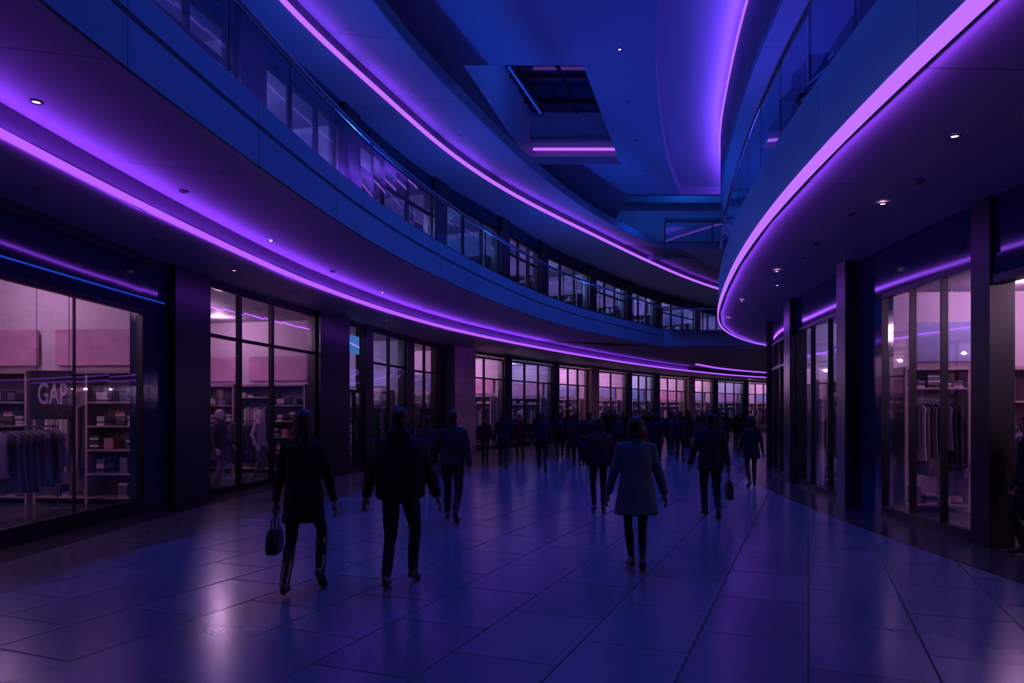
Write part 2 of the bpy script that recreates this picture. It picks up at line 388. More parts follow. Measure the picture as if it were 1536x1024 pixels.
# ------------------------------------------------------------------ storefronts
wn = [0]
def window(cv, s0, s1, z0, z1, mull, trans, fw=.05, sill=.12, base='window'):
    mb = MB(); wn[0] += 1
    mb.sheet(cv, s0, s1, -.01, z0+sill, z1-.05, 'glass')
    mb.cbox(cv, s0, s1, -.06, .05, z0, z0+sill, 'frame'); mb.cbox(cv, s0, s1, -.05, .05, z1-.08, z1, 'frame')
    for m in [s0+fw/2]+list(mull)+[s1-fw/2]: mb.cbox(cv, m-fw/2, m+fw/2, -.05, .05, z0, z1, 'frame')
    for t in trans: mb.cbox(cv, s0, s1, -.045, .045, t-.035, t+.035, 'frame')
    mb.obj('%s_%d' % (base, wn[0]))
def door(cv, s0, s1, z0, z1):
    mb = MB(); wn[0] += 1; mid = (s0+s1)/2
    for a, b in ((s0, mid-.01), (mid+.01, s1)):
        mb.sheet(cv, a, b, -.01, z0+.1, 2.35, 'glass')
        for m in (a, b-.06): mb.cbox(cv, m, m+.06, -.04, .03, z0+.02, 2.4, 'frame')
        mb.cbox(cv, a, b, -.04, .03, z0+.02, z0+.14, 'frame'); mb.cbox(cv, a, b, -.04, .03, 2.33, 2.42, 'frame')
    for q in (-.09, .09):
        p = cv.at(mid+q, .07); mb.tube([(*p, .9), (*p, 1.5)], .012, 'rail')
    mb.sheet(cv, s0, s1, -.01, 2.42, z1-.05, 'glass'); mb.cbox(cv, s0, s1, -.05, .05, z1-.08, z1, 'frame')
    mb.obj('door_%d' % wn[0])

wl = MB()
Y = WL1.sY
def pier(mb, cv, a, b, o0=-.25, o1=.12, z0=0, z1=4.52, k='pier'): mb.cbox(cv, a, b, o0, o1, z0, z1, k)
window(WL1, 0.2, Y(6.9), 0, 3.55, [2.5, 5, 7.5, 10], [])
pier(wl, WL1, Y(6.9), Y(7.4))
window(WL1, Y(7.4), Y(12.9), 0, 3.55, [], [], fw=.03, sill=.22)
mbx = MB(); mbx.cbox(WL1, Y(11.05), Y(11.07), -.03, .01, .2, 3.5, 'frame'); mbx.obj('trim_3')
wl.cbox(WL1, 0, Y(12.9), -.15, .03, 3.55, 4.35, 'panel'); wl.cbox(WL1, 0, Y(12.9), -.15, .1, 4.35, 4.52, 'frame')
wl.cbox(WL1, Y(12.9), Y(13.7), -.2, .03, 0, 4.52, 'panel'); pier(wl, WL1, Y(13.7), Y(15.0), o1=.2)
window(WL1, Y(15.0), Y(20.2), 0, 4.42, [Y(16.5), Y(17.95)], [3.35], fw=.1)
pier(wl, WL1, Y(20.2), Y(22.0), o1=.16)
door(WL1, Y(22.0), Y(23.3), 0, 4.42)
pier(wl, WL1, Y(23.3), Y(23.9), o1=.1)
window(WL1, Y(23.9), Y(26.9), 0, 4.42, [Y(25.4)], [3.35], fw=.08)
pier(wl, WL1, Y(26.9), Y(27.6))
window(WL1, Y(27.6), Y(30.0), 0, 4.42, [Y(28.8)], [3.3], fw=.07)
pier(wl, WL1, Y(30.0), Y(30.6)); pier(wl, WL1, Y(30.6), Y(32.6), -.2, .55, k='beige')
u = Y(32.6); ends = [0, Y(14.3), Y(21.1), Y(27.2), Y(31.5)]; i = 0
while u < WL1.len-5:
    w = 4.6 if i % 2 else 3.8
    window(WL1, u, u+w, 0, 4.3, [u+w/3, u+2*w/3] if i % 3 else [u+w/2], [3.3], fw=.08)
    if i % 3 == 2: pier(wl, WL1, u+w, u+w+1.1, -.2, .3, k='beige')
    else: pier(wl, WL1, u+w, u+w+.8)
    u += w+(1.1 if i % 3 == 2 else .8); ends.append(u-.5); i += 1
wl.cbox(WL1, 0, WL1.len, -.16, .06, 4.40, 4.53, 'frame')
for e in ends: wl.cbox(WL1, e-.08, e+.08, -5.4, -.2, 0, 4.4, 'shopwall')
wl.cbox(WL1, 0, WL1.len, -5.6, -5.4, 0, 4.6, 'shopwall', step=.8)
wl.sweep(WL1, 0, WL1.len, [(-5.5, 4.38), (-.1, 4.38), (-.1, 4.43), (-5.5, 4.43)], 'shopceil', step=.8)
wl.obj('wall_left')
w2 = MB(); Y2 = WL2.sY; u = 0; i = 0; ends2 = []
while u < WL2.len-6:
    w = [4.2, 3.4, 5.0][i % 3]
    window(WL2, u, u+w, 5.25, 8.7, [u+w/3, u+2*w/3], [8.0] if i % 2 else [], fw=.07)
    w2.cbox(WL2, u+w, u+w+.9, -.25, .15, 5.25, 9.22, 'pier'); u += w+.9; ends2.append(u-.45); i += 1
w2.cbox(WL2, 0, WL2.len, -.2, .08, 8.7, 9.22, 'panel')
for e in ends2: w2.cbox(WL2, e-.08, e+.08, -3.6, -.2, 5.25, 9.2, 'shopwall')
w2.cbox(WL2, 0, WL2.len, -3.8, -3.6, 5.2, 9.3, 'shopwall', step=.8)
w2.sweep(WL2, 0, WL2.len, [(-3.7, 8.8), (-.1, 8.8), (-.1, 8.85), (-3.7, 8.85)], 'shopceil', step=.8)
w2.obj('wall_left')

wr = MB(); Y = WR1.sY
window(WR1, .2, Y(4.0), 0, 3.75, [2.5, 5], [])
pier(wr, WR1, Y(4.0), Y(4.6))
wr.cbox(WR1, Y(4.6), Y(9.35), -.08, .08, 3.45, 3.75, 'panel')
wr.cbox(WR1, Y(4.6), Y(9.35), -.1, .1, 3.38, 3.48, 'frame')
pier(wr, WR1, Y(9.35), Y(9.75), -.2, .12, k='frame')
window(WR1, Y(9.75), Y(12.5), 0, 3.75, [Y(10.6), Y(11.5)], [], fw=.03, sill=.14)
wr.cbox(WR1, Y(12.5), Y(13.4), -.15, .05, 0, 4.52, 'panel')
pier(wr, WR1, Y(13.4), Y(13.85), -.2, .32, k=pmat('brown_stone', (.14, .09, .10), .35, var=.2, nscale=8, joints=(50, 1.3)))
window(WR1, Y(13.85), Y(17.9), 0, 3.75, [Y(15.2), Y(16.5)], [], fw=.03)
pier(wr, WR1, Y(17.9), Y(18.6), -.2, .2)
window(WR1, Y(18.6), Y(22.5), 0, 3.75, [Y(20), Y(21.3)], [3.0], fw=.07)
pier(wr, WR1, Y(22.5), Y(23.4), -.2, .2)
u = Y(23.4); endsR = [Y(4.3), Y(13.4), Y(18.2), Y(23)]
while u < WR1.len-5:
    window(WR1, u, u+4, 0, 3.75, [u+1.3, u+2.7], [3.0], fw=.07); pier(wr, WR1, u+4, u+4.7); u += 4.7; endsR.append(u-.35)
wr.cbox(WR1, 0, WR1.len, -.15, .05, 3.75, 4.53, 'panel')
for e in endsR: wr.cbox(WR1, e-.08, e+.08, -5.6, -.2, 0, 4.3, 'shopwall')
wr.cbox(WR1, 0, WR1.len, -5.8, -5.6, 0, 4.6, 'shopwall', step=.8)
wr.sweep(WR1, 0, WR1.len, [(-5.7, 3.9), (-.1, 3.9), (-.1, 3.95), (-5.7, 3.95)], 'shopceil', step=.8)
wr.obj('wall_right')
w2 = MB(); u = 0; i = 0
while u < WR1.len-5:
    window(WR1, u, u+4, 5.25, 8.6, [u+1.3, u+2.7], [], fw=.06); w2.cbox(WR1, u+4, u+4.8, -.2, .15, 5.25, 9.25, 'pier'); u += 4.8
w2.cbox(WR1, 0, WR1.len, -.2, .05, 8.6, 9.25, 'panel'); w2.cbox(WR1, 0, WR1.len, -3.2, -3, 5.2, 9.3, 'shopwall', step=.8)
w2.sweep(WR1, 0, WR1.len, [(-3.1, 8.7), (-.1, 8.7), (-.1, 8.75), (-3.1, 8.75)], 'shopceil', step=.8)
w2.obj('wall_right')

mb = MB(); a = WL1.sY(22.15); mb.cbox(WL1, a, WL1.sY(23.15), -.12, -.06, 3.55, 4.1, 'signblue'); mb.obj('lightbox_sign')
mb = MB(); mb.box((0, 0, 0), (.60, .03, .74), 'signbd')
mb.box((-.22, 0, 1.37), (.008, .008, 2.0), 'frame'); mb.box((.22, 0, 1.37), (.008, .008, 2.0), 'frame')
sg = mb.obj('shop_sign', (-6.98, 11.15, 2.0), math.radians(14))
tc = bpy.data.curves.new('sign_text', 'FONT'); tc.body = 'GAP'; tc.size = .42; tc.extrude = .004; tc.align_x = 'CENTER'
tc.materials.append(M['signtxt']); tc.offset = .008
to = bpy.data.objects.new('sign_text', tc); COL.objects.link(to); to.parent = sg; to.location = (0, -.022, -.13); to.rotation_euler = (math.pi/2, 0, 0); to.scale = (.50, 1.05, 1)

# ------------------------------------------------------------------ shop contents
goods = [pmat('cloth_%d' % i, c, .8, var=.2) for i, c in enumerate([(.6,.5,.52),(.06,.05,.08),(.45,.18,.24),(.14,.15,.26),(.7,.6,.58),(.16,.12,.16),(.5,.36,.4),(.04,.04,.06)])]
M['wood'] = pmat('shelf_wood', (.36, .26, .28), .5, var=.25, nscale=7)
def garment_row(mb, R, x0, x1, z, pal, yy0=0, Lr=(.7, 1.1)):
    x = x0
    while x < x1:
        L = R.uniform(*Lr); k = R.choice(pal); t = R.uniform(.018, .03); tw = R.uniform(-.15, .15); rows = []
        for zz, hw, th in ((z-.06, .03, .5), (z-.09, .12, .8), (z-.14, .21, 1), (z-.3, .19, 1.2), (z-L*.6, .2, 1.3), (z-L, .23, 1.5)):
            r = []
            for q in range(10):
                an = 2*math.pi*q/10; yy = hw*math.cos(an); xx = t*th*math.sin(an)+.006*math.sin(zz*20+q)
                r.append((x+xx*math.cos(tw)-yy*math.sin(tw), yy0+yy*math.cos(tw)+xx*math.sin(tw), zz))
            rows.append(r)
        mb.grid(rows, k, closed=True); mb.face(rows[0], k); mb.face(rows[-1], k)
        mb.tube([(x, yy0, z-.06), (x, yy0, z+.01)], .004, 'rail', 6); x += R.uniform(.06, .1)
def shelf_mesh(seed):
    R = random.Random(seed+30); mb = MB(); W, H, D = 2.1, 2.5, .5
    for x in (-W/2, 0, W/2): mb.box((x, 0, H/2), (.05, D, H), 'wood')
    mb.box((0, -D/2+.01, H/2), (W, .02, H), 'shopdark' if seed % 3 == 1 else 'shopwall'); mb.box((0, 0, H), (W+.06, D+.04, .06), 'wood')
    for side in (-1, 1):
        cx = side*W/4; hang = (seed+side) % 4 != 0
        zs = [.12, 2.15] if hang else [.12+j*.45 for j in range(5)]
        if hang:
            mb.tube([(cx-W/4+.03, 0, 1.95), (cx+W/4-.03, 0, 1.95)], .012, 'rail'); garment_row(mb, R, cx-W/4+.1, cx+W/4-.08, 1.94, [R.choice(goods), goods[7], goods[1], R.choice(goods)], 0, (.8, 1.4))
        for z in zs:
            mb.box((cx, 0, z), (W/2-.05, D, .03), 'wood')
            x = cx-W/4+.08
            while x < cx+W/4-.2:
                w = R.uniform(.14, .26); n = R.randint(2, 6) if R.random() < .6 else 0
                if R.random() < .7:
                    for q in range(n): mb.box((x+w/2+R.uniform(-.01, .01), .03, z+.035+q*.045), (w*.9, D*.7, .035), R.choice(goods))
                elif n: mb.box((x+w/2, .03, z+.02+n*.022+.04), (w*.7, D*.5, n*.04+.08), R.choice(goods))
                x += w+.03
    if seed % 3 == 0: mb.box((0, -.2, 3.0), (1.6, .04, .6), 'screen')
    elif seed % 3 == 1: mb.box((0, -.2, 3.0), (1.9, .04, .7), 'poster1')
    else: mb.box((0, -.2, 3.0), (1.4, .04, .7), 'poster2')
    return mb.mesh('display_shelf')
def rack_mesh(seed, dark):
    R = random.Random(seed); mb = MB(); W = 1.5
    for x in (-W/2, W/2):
        mb.tube([(x, 0, .04), (x, 0, 1.5)], .014, 'rail'); mb.tube([(x, -.25, .04), (x, .25, .04)], .014, 'rail')
    mb.tube([(-W/2, 0, 1.5), (W/2, 0, 1.5)], .014, 'rail')
    garment_row(mb, R, -W/2+.07, W/2-.05, 1.5, goods if not dark else [goods[1], goods[3], goods[5], goods[7]])
    return mb.mesh('clothes_rack')
def table_mesh(seed):
    R = random.Random(seed); mb = MB()
    mb.box((0, 0, .84), (1.5, .8, .05), 'wood')
    for x in (-.68, .68):
        for y in (-.33, .33): mb.box((x, y, .41), (.06, .06, .82), 'wood')
    mb.box((0, 0, .25), (1.4, .7, .03), 'wood')
    for x in np.arange(-.6, .61, .3):
        for y in (-.2, .2):
            for q in range(R.randint(2, 6)): mb.box((x, y, .885+q*.04), (.24, .3, .034), R.choice(goods))
    return mb.mesh('display_table')
shelves = [shelf_mesh(i) for i in range(6)]; racks = [rack_mesh(i, i % 4 != 1) for i in range(4)]; tables = [table_mesh(i) for i in range(2)]

def lamp(kind, name, loc, e, col, rad=.06, rot=None, ang=100, blend=1):
    l = bpy.data.lights.new(name, kind); l.energy = e; l.color = col; l.shadow_soft_size = rad
    if kind == 'SPOT': l.spot_size = math.radians(ang); l.spot_blend = blend
    o = bpy.data.objects.new(name, l); o.location = loc; COL.objects.link(o)
    if rot: o.rotation_euler = rot
    return o
MANN = []
def fit_shop(cv, ends, depth, z0, smax, e, zl, near, s_from=6, pal='pink', pitch=2.2):
    R = random.Random(len(ends)+int(depth*10))
    for ib, (a, b) in enumerate(zip(ends[:-1], ends[1:])):
        if b < s_from or a > smax: continue
        w = b-a
        flip = math.pi if cv.sgn > 0 else 0
        n = max(1, int((w-.9)/2.25))
        for i in range(n):
            u = a+.2+(i+.5)*(w-.9)/n
            if u < s_from-3: continue
            x, y = cv.at(u, -depth+.36); inst(R.choice(shelves), 'display_shelf', (x, y, z0), cv.ang(u)+flip)
        t = .4+1.15
        while t < depth-.9:
            x, y = cv.at(b-.36, -t); inst(R.choice(shelves), 'display_shelf', (x, y, z0), cv.ang(b-.4)+math.pi/2); t += 2.25
        if near:
            m = max(1, int((w-.9)/2.0))
            for i in range(m):
                u = a+.5+(i+.5)*(w-1.7)/m
                if u < s_from-3: continue
                ag = cv.ang(u)
                x, y = cv.at(u, -1.45)
                if R.random() < .75: inst(R.choice(racks), 'clothes_rack', (x, y, z0), ag+R.uniform(-.15, .15))
                else: inst(R.choice(tables), 'display_table', (x, y, z0), ag)
                x, y = cv.at(u, -3.2)
                pick = R.random() < .7
                inst(R.choice(racks if pick else tables), 'clothes_rack' if pick else 'display_table', (x, y, z0), ag)
                if a > 17 or cv.sgn < 0: MANN.append((cv, u-.6, -.65))
        k = max(1, int(w/pitch)); cool = ib % 3 == 2
        for i in range(k):
            u = a+(i+.42)*w/k
            if u < s_from-5: continue
            x, y = cv.at(u, -depth*(.36 if i % 2 else .5))
            c = (.95, R.uniform(.46, .56), R.uniform(.82, 1.0)) if pal == 'pink' else (R.uniform(.25, .6), .42, 1)
            if cool and pal == 'pink': c = (.6, .5, 1)
            ff = 1.7 if y > 33 else 1.0
            lamp('POINT', 'shop_ceiling_lamp', (x, y, zl), ff*e*R.uniform(.75, 1.2), c, .055)
fit_shop(WL1, ends, 5.4, 0, 95, 56, 4.15, True, s_from=11)
fit_shop(WR1, [0]+endsR, 5.6, 0, 60, 60, 3.7, True, s_from=9)
fit_shop(WL2, [0]+ends2, 3.6, 5.25, 80, 130, 8.5, False, s_from=14, pal='blue', pitch=3.2)
for y in (8, 14, 20): x, y_ = WR1.at(WR1.sY(y), -1.5); lamp('POINT', 'shop_ceiling_lamp', (x, y_, 8.3), 60, (.2, .35, 1))
downlights(WL1, -1.0, 4.379, np.arange(12, 60, 1.3), [1], 'shop_downlights')
downlights(WL1, -3.0, 4.379, np.arange(12, 60, 1.7), [1], 'shop_downlights')
downlights(WR1, -1.4, 3.899, np.arange(10, 40, 1.3), [1], 'shop_downlights')
downlights(WR1, -3.4, 3.899, np.arange(10, 40, 1.7), [1], 'shop_downlights')

# ------------------------------------------------------------------ people
class G:
    def __init__(s): s.v=[]; s.f=[]
    def rows(s, rows):
        b = len(s.v); n = len(rows[0])
        for r in rows: s.v += [tuple(p) for p in r]
        for i in range(len(rows)-1):
            for j in range(n):
                k = (j+1) % n; s.f.append((b+i*n+j, b+i*n+k, b+(i+1)*n+k, b+(i+1)*n+j))
        s.f.append(tuple(b+j for j in reversed(range(n)))); s.f.append(tuple(b+(len(rows)-1)*n+j for j in range(n)))
    def tube(s, pts, rads, seg=14):
        pts = [Vector(p) for p in pts]; rows = []
        def ring(p, t, r):
            a = t.cross(Vector((0, 1, .1))).normalized(); b = t.cross(a)
            return [p+(a*math.cos(q)+b*math.sin(q))*r for q in [2*math.pi*j/seg for j in range(seg)]]
        t0 = (pts[1]-pts[0]).normalized(); t1 = (pts[-1]-pts[-2]).normalized()
        for c in (.2, .6, .9): rows.append(ring(pts[0]-t0*rads[0]*math.sqrt(1-c*c)*.8, t0, rads[0]*c))
        for i, p in enumerate(pts):
            t = (pts[min(i+1, len(pts)-1)]-pts[max(i-1, 0)]).normalized(); rows.append(ring(p, t, rads[i]))
        for c in (.9, .6, .2): rows.append(ring(pts[-1]+t1*rads[-1]*math.sqrt(1-c*c)*.8, t1, rads[-1]*c))
        s.rows(rows)
    def ell(s, c, r, rx=0):
        rows = []; m = Matrix.Rotation(rx, 3, 'X')
        for i in range(1, 12):
            ph = math.pi*i/12; rows.append([Vector(c)+m@Vector((r[0]*math.sin(ph)*math.cos(q), r[1]*math.sin(ph)*math.sin(q), -r[2]*math.cos(ph))) for q in [2*math.pi*j/18 for j in range(18)]])
        s.rows(rows)
    def loft(s, rings, sup=2.3, seg=28, shear=None):
        rows = []
        for z, rx, ry, yo, xo in rings:
            r = []
            for j in range(seg):
                q = 2*math.pi*j/seg; c, d = math.cos(q), math.sin(q)
                x = rx*math.copysign(abs(c)**(2/sup), c)+xo; y = ry*math.copysign(abs(d)**(2/sup), d)+yo
                if shear: y += shear(z)
                r.append((x, y, z))
            rows.append(r)
        s.rows(rows)
    def remesh(s, voxel, smooth=3, folds=0.0, fs=7.0, seed=0):
        me = bpy.data.meshes.new('t'); me.from_pydata(s.v, [], s.f); me.update()
        bm = bmesh.new(); bm.from_mesh(me); bmesh.ops.recalc_face_normals(bm, faces=bm.faces); bm.to_mesh(me); bm.free()
        o = bpy.data.objects.new('t', me); COL.objects.link(o)
        r = o.modifiers.new('r', 'REMESH'); r.mode = 'VOXEL'; r.voxel_size = voxel
        if smooth: q = o.modifiers.new('s', 'SMOOTH'); q.iterations = smooth; q.factor = .5
        dg = bpy.context.evaluated_depsgraph_get(); e = o.evaluated_get(dg); m2 = e.to_mesh()
        vs = np.empty(len(m2.vertices)*3); m2.vertices.foreach_get('co', vs); vs = vs.reshape(-1, 3)
        if folds:
            no = np.empty(len(m2.vertices)*3); m2.vertices.foreach_get('normal', no); no = no.reshape(-1, 3)
            for i in range(len(vs)):
                x, y, z = vs[i]
                n = noise.noise((x*fs+seed, y*fs, z*fs*.45)) + .5*noise.noise((x*fs*2.2, y*fs*2.2+seed, z*fs*1.6))
                vs[i] += no[i]*n*folds
        fs_ = [tuple(p.vertices) for p in m2.polygons]
        e.to_mesh_clear(); bpy.data.objects.remove(o); bpy.data.meshes.remove(me)
        return (vs, fs_)

def make_hand(curl):
    g = G()
    g.loft([(-.10, .010, .034, .0, -.002), (-.085, .014, .041, 0, -.001), (-.05, .0155, .040, 0, 0), (-.02, .016, .033, 0, 0), (0, .019, .027, 0, 0), (.03, .021, .027, 0, 0)], sup=2.6, seg=20)
    for yy, L, r in ((.031, .070, .0085), (.0105, .080, .0088), (-.0105, .074, .0084), (-.031, .058, .0075)):
        p = Vector((-.001, yy*.95, -.086)); pts = [p]; a = curl*.35
        for seg, f in ((.42, 1.0), (.32, 1.0), (.26, .9)):
            d = Vector((-math.sin(a), yy*.6, -math.cos(a))).normalized(); p = p+d*L*seg; pts.append(p); a += curl*f
        g.tube(pts, [r, r*.97, r*.9, r*.78], 10)
    g.tube([(.0, .022, -.022), (-.008, .044, -.048), (-.016, .056, -.074), (-.022, .056, -.098)], [.015, .0125, .0105, .0085], 10)
    return g.remesh(.0042, 1)
HANDS = {'relax': make_hand(.42), 'grip': make_hand(1.15)}

def make_head():
    g = G()
    g.ell((0, -.008, 1.655), (.074, .095, .092)); g.ell((0, .022, 1.60), (.058, .066, .078))
    g.ell((0, .055, 1.558), (.030, .028, .028)); g.tube([(0, -.03, 1.40), (0, -.02, 1.50), (0, -.005, 1.60)], [.060, .054, .054])
    g.tube([(0, .085, 1.640), (0, .100, 1.622), (0, .108, 1.608)], [.009, .012, .015])
    g.tube([(-.045, .072, 1.662), (0, .084, 1.667), (.045, .072, 1.662)], [.012, .014, .012])
    g.tube([(-.02, .083, 1.582), (0, .089, 1.585), (.02, .083, 1.582)], [.006, .009, .006])
    g.tube([(-.018, .082, 1.572), (0, .087, 1.571), (.018, .082, 1.572)], [.006, .009, .006])
    for sx in (-1, 1):
        g.tube([(sx*.072, -.008, 1.655), (sx*.082, -.016, 1.64), (sx*.074, -.008, 1.612)], [.012, .013, .010], 8)
        g.ell((sx*.04, .055, 1.61), (.025, .025, .028))
    return g.remesh(.0055, 2)
HEAD = make_head()
def make_eyes():
    g = G()
    for sx in (-1, 1): g.ell((sx*.031, .074, 1.643), (.012, .012, .012))
    return (np.array([tuple(v) for v in g.v]), g.f)
EYES = make_eyes()
def make_hair(kind):
    g = G()
    g.ell((0, -.020, 1.668), (.085, .098, .094)); g.ell((0, -.045, 1.625), (.077, .07, .075))
    g.ell((0, .03, 1.715), (.066, .052, .036))
    if kind == 'long':
        g.loft([(1.32, .05, .02, -.105, 0), (1.36, .09, .032, -.105, 0), (1.45, .105, .042, -.09, 0), (1.54, .10, .055, -.065, 0), (1.62, .093, .07, -.045, 0), (1.70, .085, .08, -.03, 0)], sup=2.0)
        for sx in (-1, 1): g.tube([(sx*.07, .01, 1.69), (sx*.084, 0, 1.60), (sx*.09, -.02, 1.50), (sx*.085, -.02, 1.42)], [.02, .026, .026, .018])
    if kind == 'bob':
        g.loft([(1.50, .075, .05, -.05, 0), (1.54, .098, .07, -.035, 0), (1.62, .100, .085, -.025, 0), (1.70, .09, .09, -.02, 0)], sup=2.0)
        for sx in (-1, 1): g.tube([(sx*.07, .02, 1.69), (sx*.088, .01, 1.60), (sx*.086, .0, 1.54)], [.02, .025, .02])
    if kind == 'bun': g.ell((0, -.105, 1.70), (.045, .042, .042))
    return g.remesh(.007, 2, folds=.006, fs=40)
HAIR = {k: make_hair(k) for k in ('short', 'long', 'bob', 'bun')}

def ik(a, c, l1, l2, pole):
    a = Vector(a); c = Vector(c); d = c-a; D = min(d.length, (l1+l2)*.998); dn = d.normalized(); c = a+dn*D
    x = (l1*l1-l2*l2+D*D)/(2*D); h = math.sqrt(max(0, l1*l1-x*x))
    p = Vector(pole); p = (p-dn*p.dot(dn)).normalized(); return a, a+dn*x+p*h, c

_pm = {}
def cm(kind, col):
    key = (kind, col)
    if key not in _pm:
        rough = {'skin': .5, 'hair': .45, 'leather': .35}.get(kind, .9)
        _pm[key] = pmat('person_'+kind, col, rough, var=.25, nscale=25 if kind != 'cloth' else 60, bump=.15 if kind == 'cloth' else 0, spec=.2 if kind in ('cloth', 'hair') else .4)
    return _pm[key]

def person_mesh(name, P):
    vox = P.get('vox', .010); seed = P.get('seed', 1)
    lean = P.get('lean', .03); sh = lambda z: max(0, z-.9)*lean
    fem = P.get('fem', False)
    out = []
    hz = P.get('hipz', .905); hw = .092
    legs = G(); shoes = G()
    lr = P.get('leg', [.088, .074, .054, .054, .038] if fem else [.096, .084, .064, .06, .05])
    for sx, (fx, fy, fmode, fa) in ((-1, P['lf']), (1, P['rf'])):
        if fmode == 'toe':
            ank = Vector((fx, fy-.12*math.cos(fa)+.085*math.sin(fa), .12*math.sin(fa)+.085*math.cos(fa))); rot = -fa
        else:
            ank = Vector((fx, fy+.07*math.cos(fa)-.085*math.sin(fa), .07*math.sin(fa)+.085*math.cos(fa))); rot = fa
        hip, kn, an = ik((sx*hw, 0, hz), ank, .44, .425, (sx*.05, 1, 0))
        m1 = hip.lerp(kn, .5); m2 = kn.lerp(an, .35)+Vector((0, -.012, 0))
        legs.tube([hip, m1, kn, m2, kn.lerp(an, .72), an+Vector((0, 0, .02))], [lr[0], lr[1], lr[2], lr[3], (lr[3]+lr[4])/2, lr[4]])
        R = Matrix.Rotation(rot, 3, 'X') @ Matrix.Rotation(-sx*.12, 3, 'Z')
        rr = []
        for y, w, zb, zt in ((-.082, .018, -.07, -.035), (-.07, .030, -.084, -.01), (-.04, .036, -.085, .03), (0, .038, -.085, .045), (.035, .040, -.085, .015), (.07, .043, -.085, -.02), (.12, .048, -.085, -.035), (.165, .042, -.084, -.042), (.19, .026, -.08, -.052)):
            ring = []
            for j in range(16):
                q = 2*math.pi*j/16; c, d = math.cos(q), math.sin(q); c2 = math.copysign(abs(c)**.7, c); d2 = math.copysign(abs(d)**.7, d)
                ring.append(an+R@Vector((w*c2, y, (zb+zt)/2+(zt-zb)/2*d2)))
            rr.append(ring)
        shoes.rows(rr)
        if P.get('boots'): shoes.tube([an, an.lerp(kn, .3), an.lerp(kn, .75)], [.048, .052, .06])
    legs.loft([(.80, .06, .07, 0, 0), (.86, .155, .105, 0, 0), (.94, .165, .115, 0, 0), (1.02, .15, .105, 0, 0)])
    v, f = legs.remesh(vox, 3, folds=.007, fs=9, seed=seed); out.append((v, f, 3))
    v, f = shoes.remesh(min(vox, .009), 1); out.append((v, f, 4))
    top = G(); k = P.get('style', 'jacket'); b = P.get('bulk', 1.0); hem = P.get('hem', .80)
    sw = .165 if fem else .185
    if k == 'jacket':
        rg = [(hem, .178*b, .125*b), (hem+.03, .186*b, .133*b), (.95, .182*b, .13*b), (1.08, .172*b, .122*b), (1.22, .188*b, .128*b), (1.34, .200*b, .125*b), (1.41, .185*b, .108*b), (1.455, .125, .085), (1.50, .075, .068), (1.54, .065, .062)]
    elif k == 'puffer':
        rg = [(hem, .17*b, .12*b), (hem+.04, .205*b, .15*b), (.92, .20*b, .15*b), (1.02, .215*b, .155*b), (1.14, .21*b, .15*b), (1.26, .22*b, .155*b), (1.36, .215*b, .14*b), (1.43, .17*b, .11*b), (1.48, .11, .09), (1.53, .085, .08)]
    else:
        fl = P.get('flare', 1.0)
        rg = [(hem, .225*fl, .165*fl), (hem+.02, .23*fl, .17*fl), (hem+.12, .215*fl, .155*fl), (.93, .19*b, .14*b), (1.08, .165*b, .12*b), (1.22, .178*b, .122*b), (1.33, .188*b, .12*b), (1.40, .172*b, .105*b), (1.45, .115, .082), (1.50, .075, .068), (1.54, .063, .06)]
    top.loft([(z, rx, ry, 0, 0) for z, rx, ry in rg], sup=2.4, shear=sh)
    if P.get('collar', True): top.loft([(1.46, .085, .08, -.015, 0), (1.50, .078, .074, -.02, 0), (1.545, .072, .066, -.022, 0), (1.56, .066, .06, -.022, 0)], sup=2, shear=sh)
    if P.get('hooddown'): top.ell((0, -.10+sh(1.5), 1.475), (.12, .06, .075), .5)
    ar = P.get('arm', .92 if fem else 1.0)*b
    hands = []
    for sx, hp in ((-1, P['lh']), (1, P['rh'])):
        S = Vector((sx*sw, sh(1.40)-.005, 1.40)); W = Vector(hp[:3])
        a, e, w = ik(S, W, .29, .26, (sx*.35, -1, -.1))
        top.tube([a+Vector((-sx*.04, 0, .0)), a, a.lerp(e, .5), e, e.lerp(w, .5), w], [.062*ar, .066*ar, .058*ar, .052*ar, .047*ar, .040*ar])
        d = (w-e).normalized()
        hands.append((sx, w+d*.02, d, hp[3] if len(hp) > 3 else 'relax'))
    v, f = top.remesh(vox, 3, folds=P.get('fold', .011), fs=8, seed=seed*3.1)
    out.append((v, f, 2))
    for sx, w, d, pose in hands:
        hv, hf = HANDS[pose]; hv = hv.copy()
        if sx < 0: hv[:, 0] *= -1; hf = [tuple(reversed(q)) for q in hf]
        q = Vector((0, 0, -1)).rotation_difference(d).to_matrix()
        rot = q @ Matrix.Rotation(sx*.35, 3, 'Z')
        hv = hv @ np.array(rot).T*1.02 + np.array(w); out.append((hv, hf, 0))
    hs = np.array([0, sh(1.5), P.get('headdz', 0)]); turn = P.get('turn', 0); tilt = P.get('tilt', 0)
    Rm = np.array((Matrix.Rotation(turn, 3, 'Z')@Matrix.Rotation(tilt, 3, 'X')))
    piv = np.array([0, -.01, 1.55])
    for (v, f), mi in ((HEAD, 0), (EYES, 6), (HAIR[P.get('hair', 'short')], 1)):
        out.append(((v-piv)@Rm.T+piv+hs, f, mi))
    bag = P.get('bag')
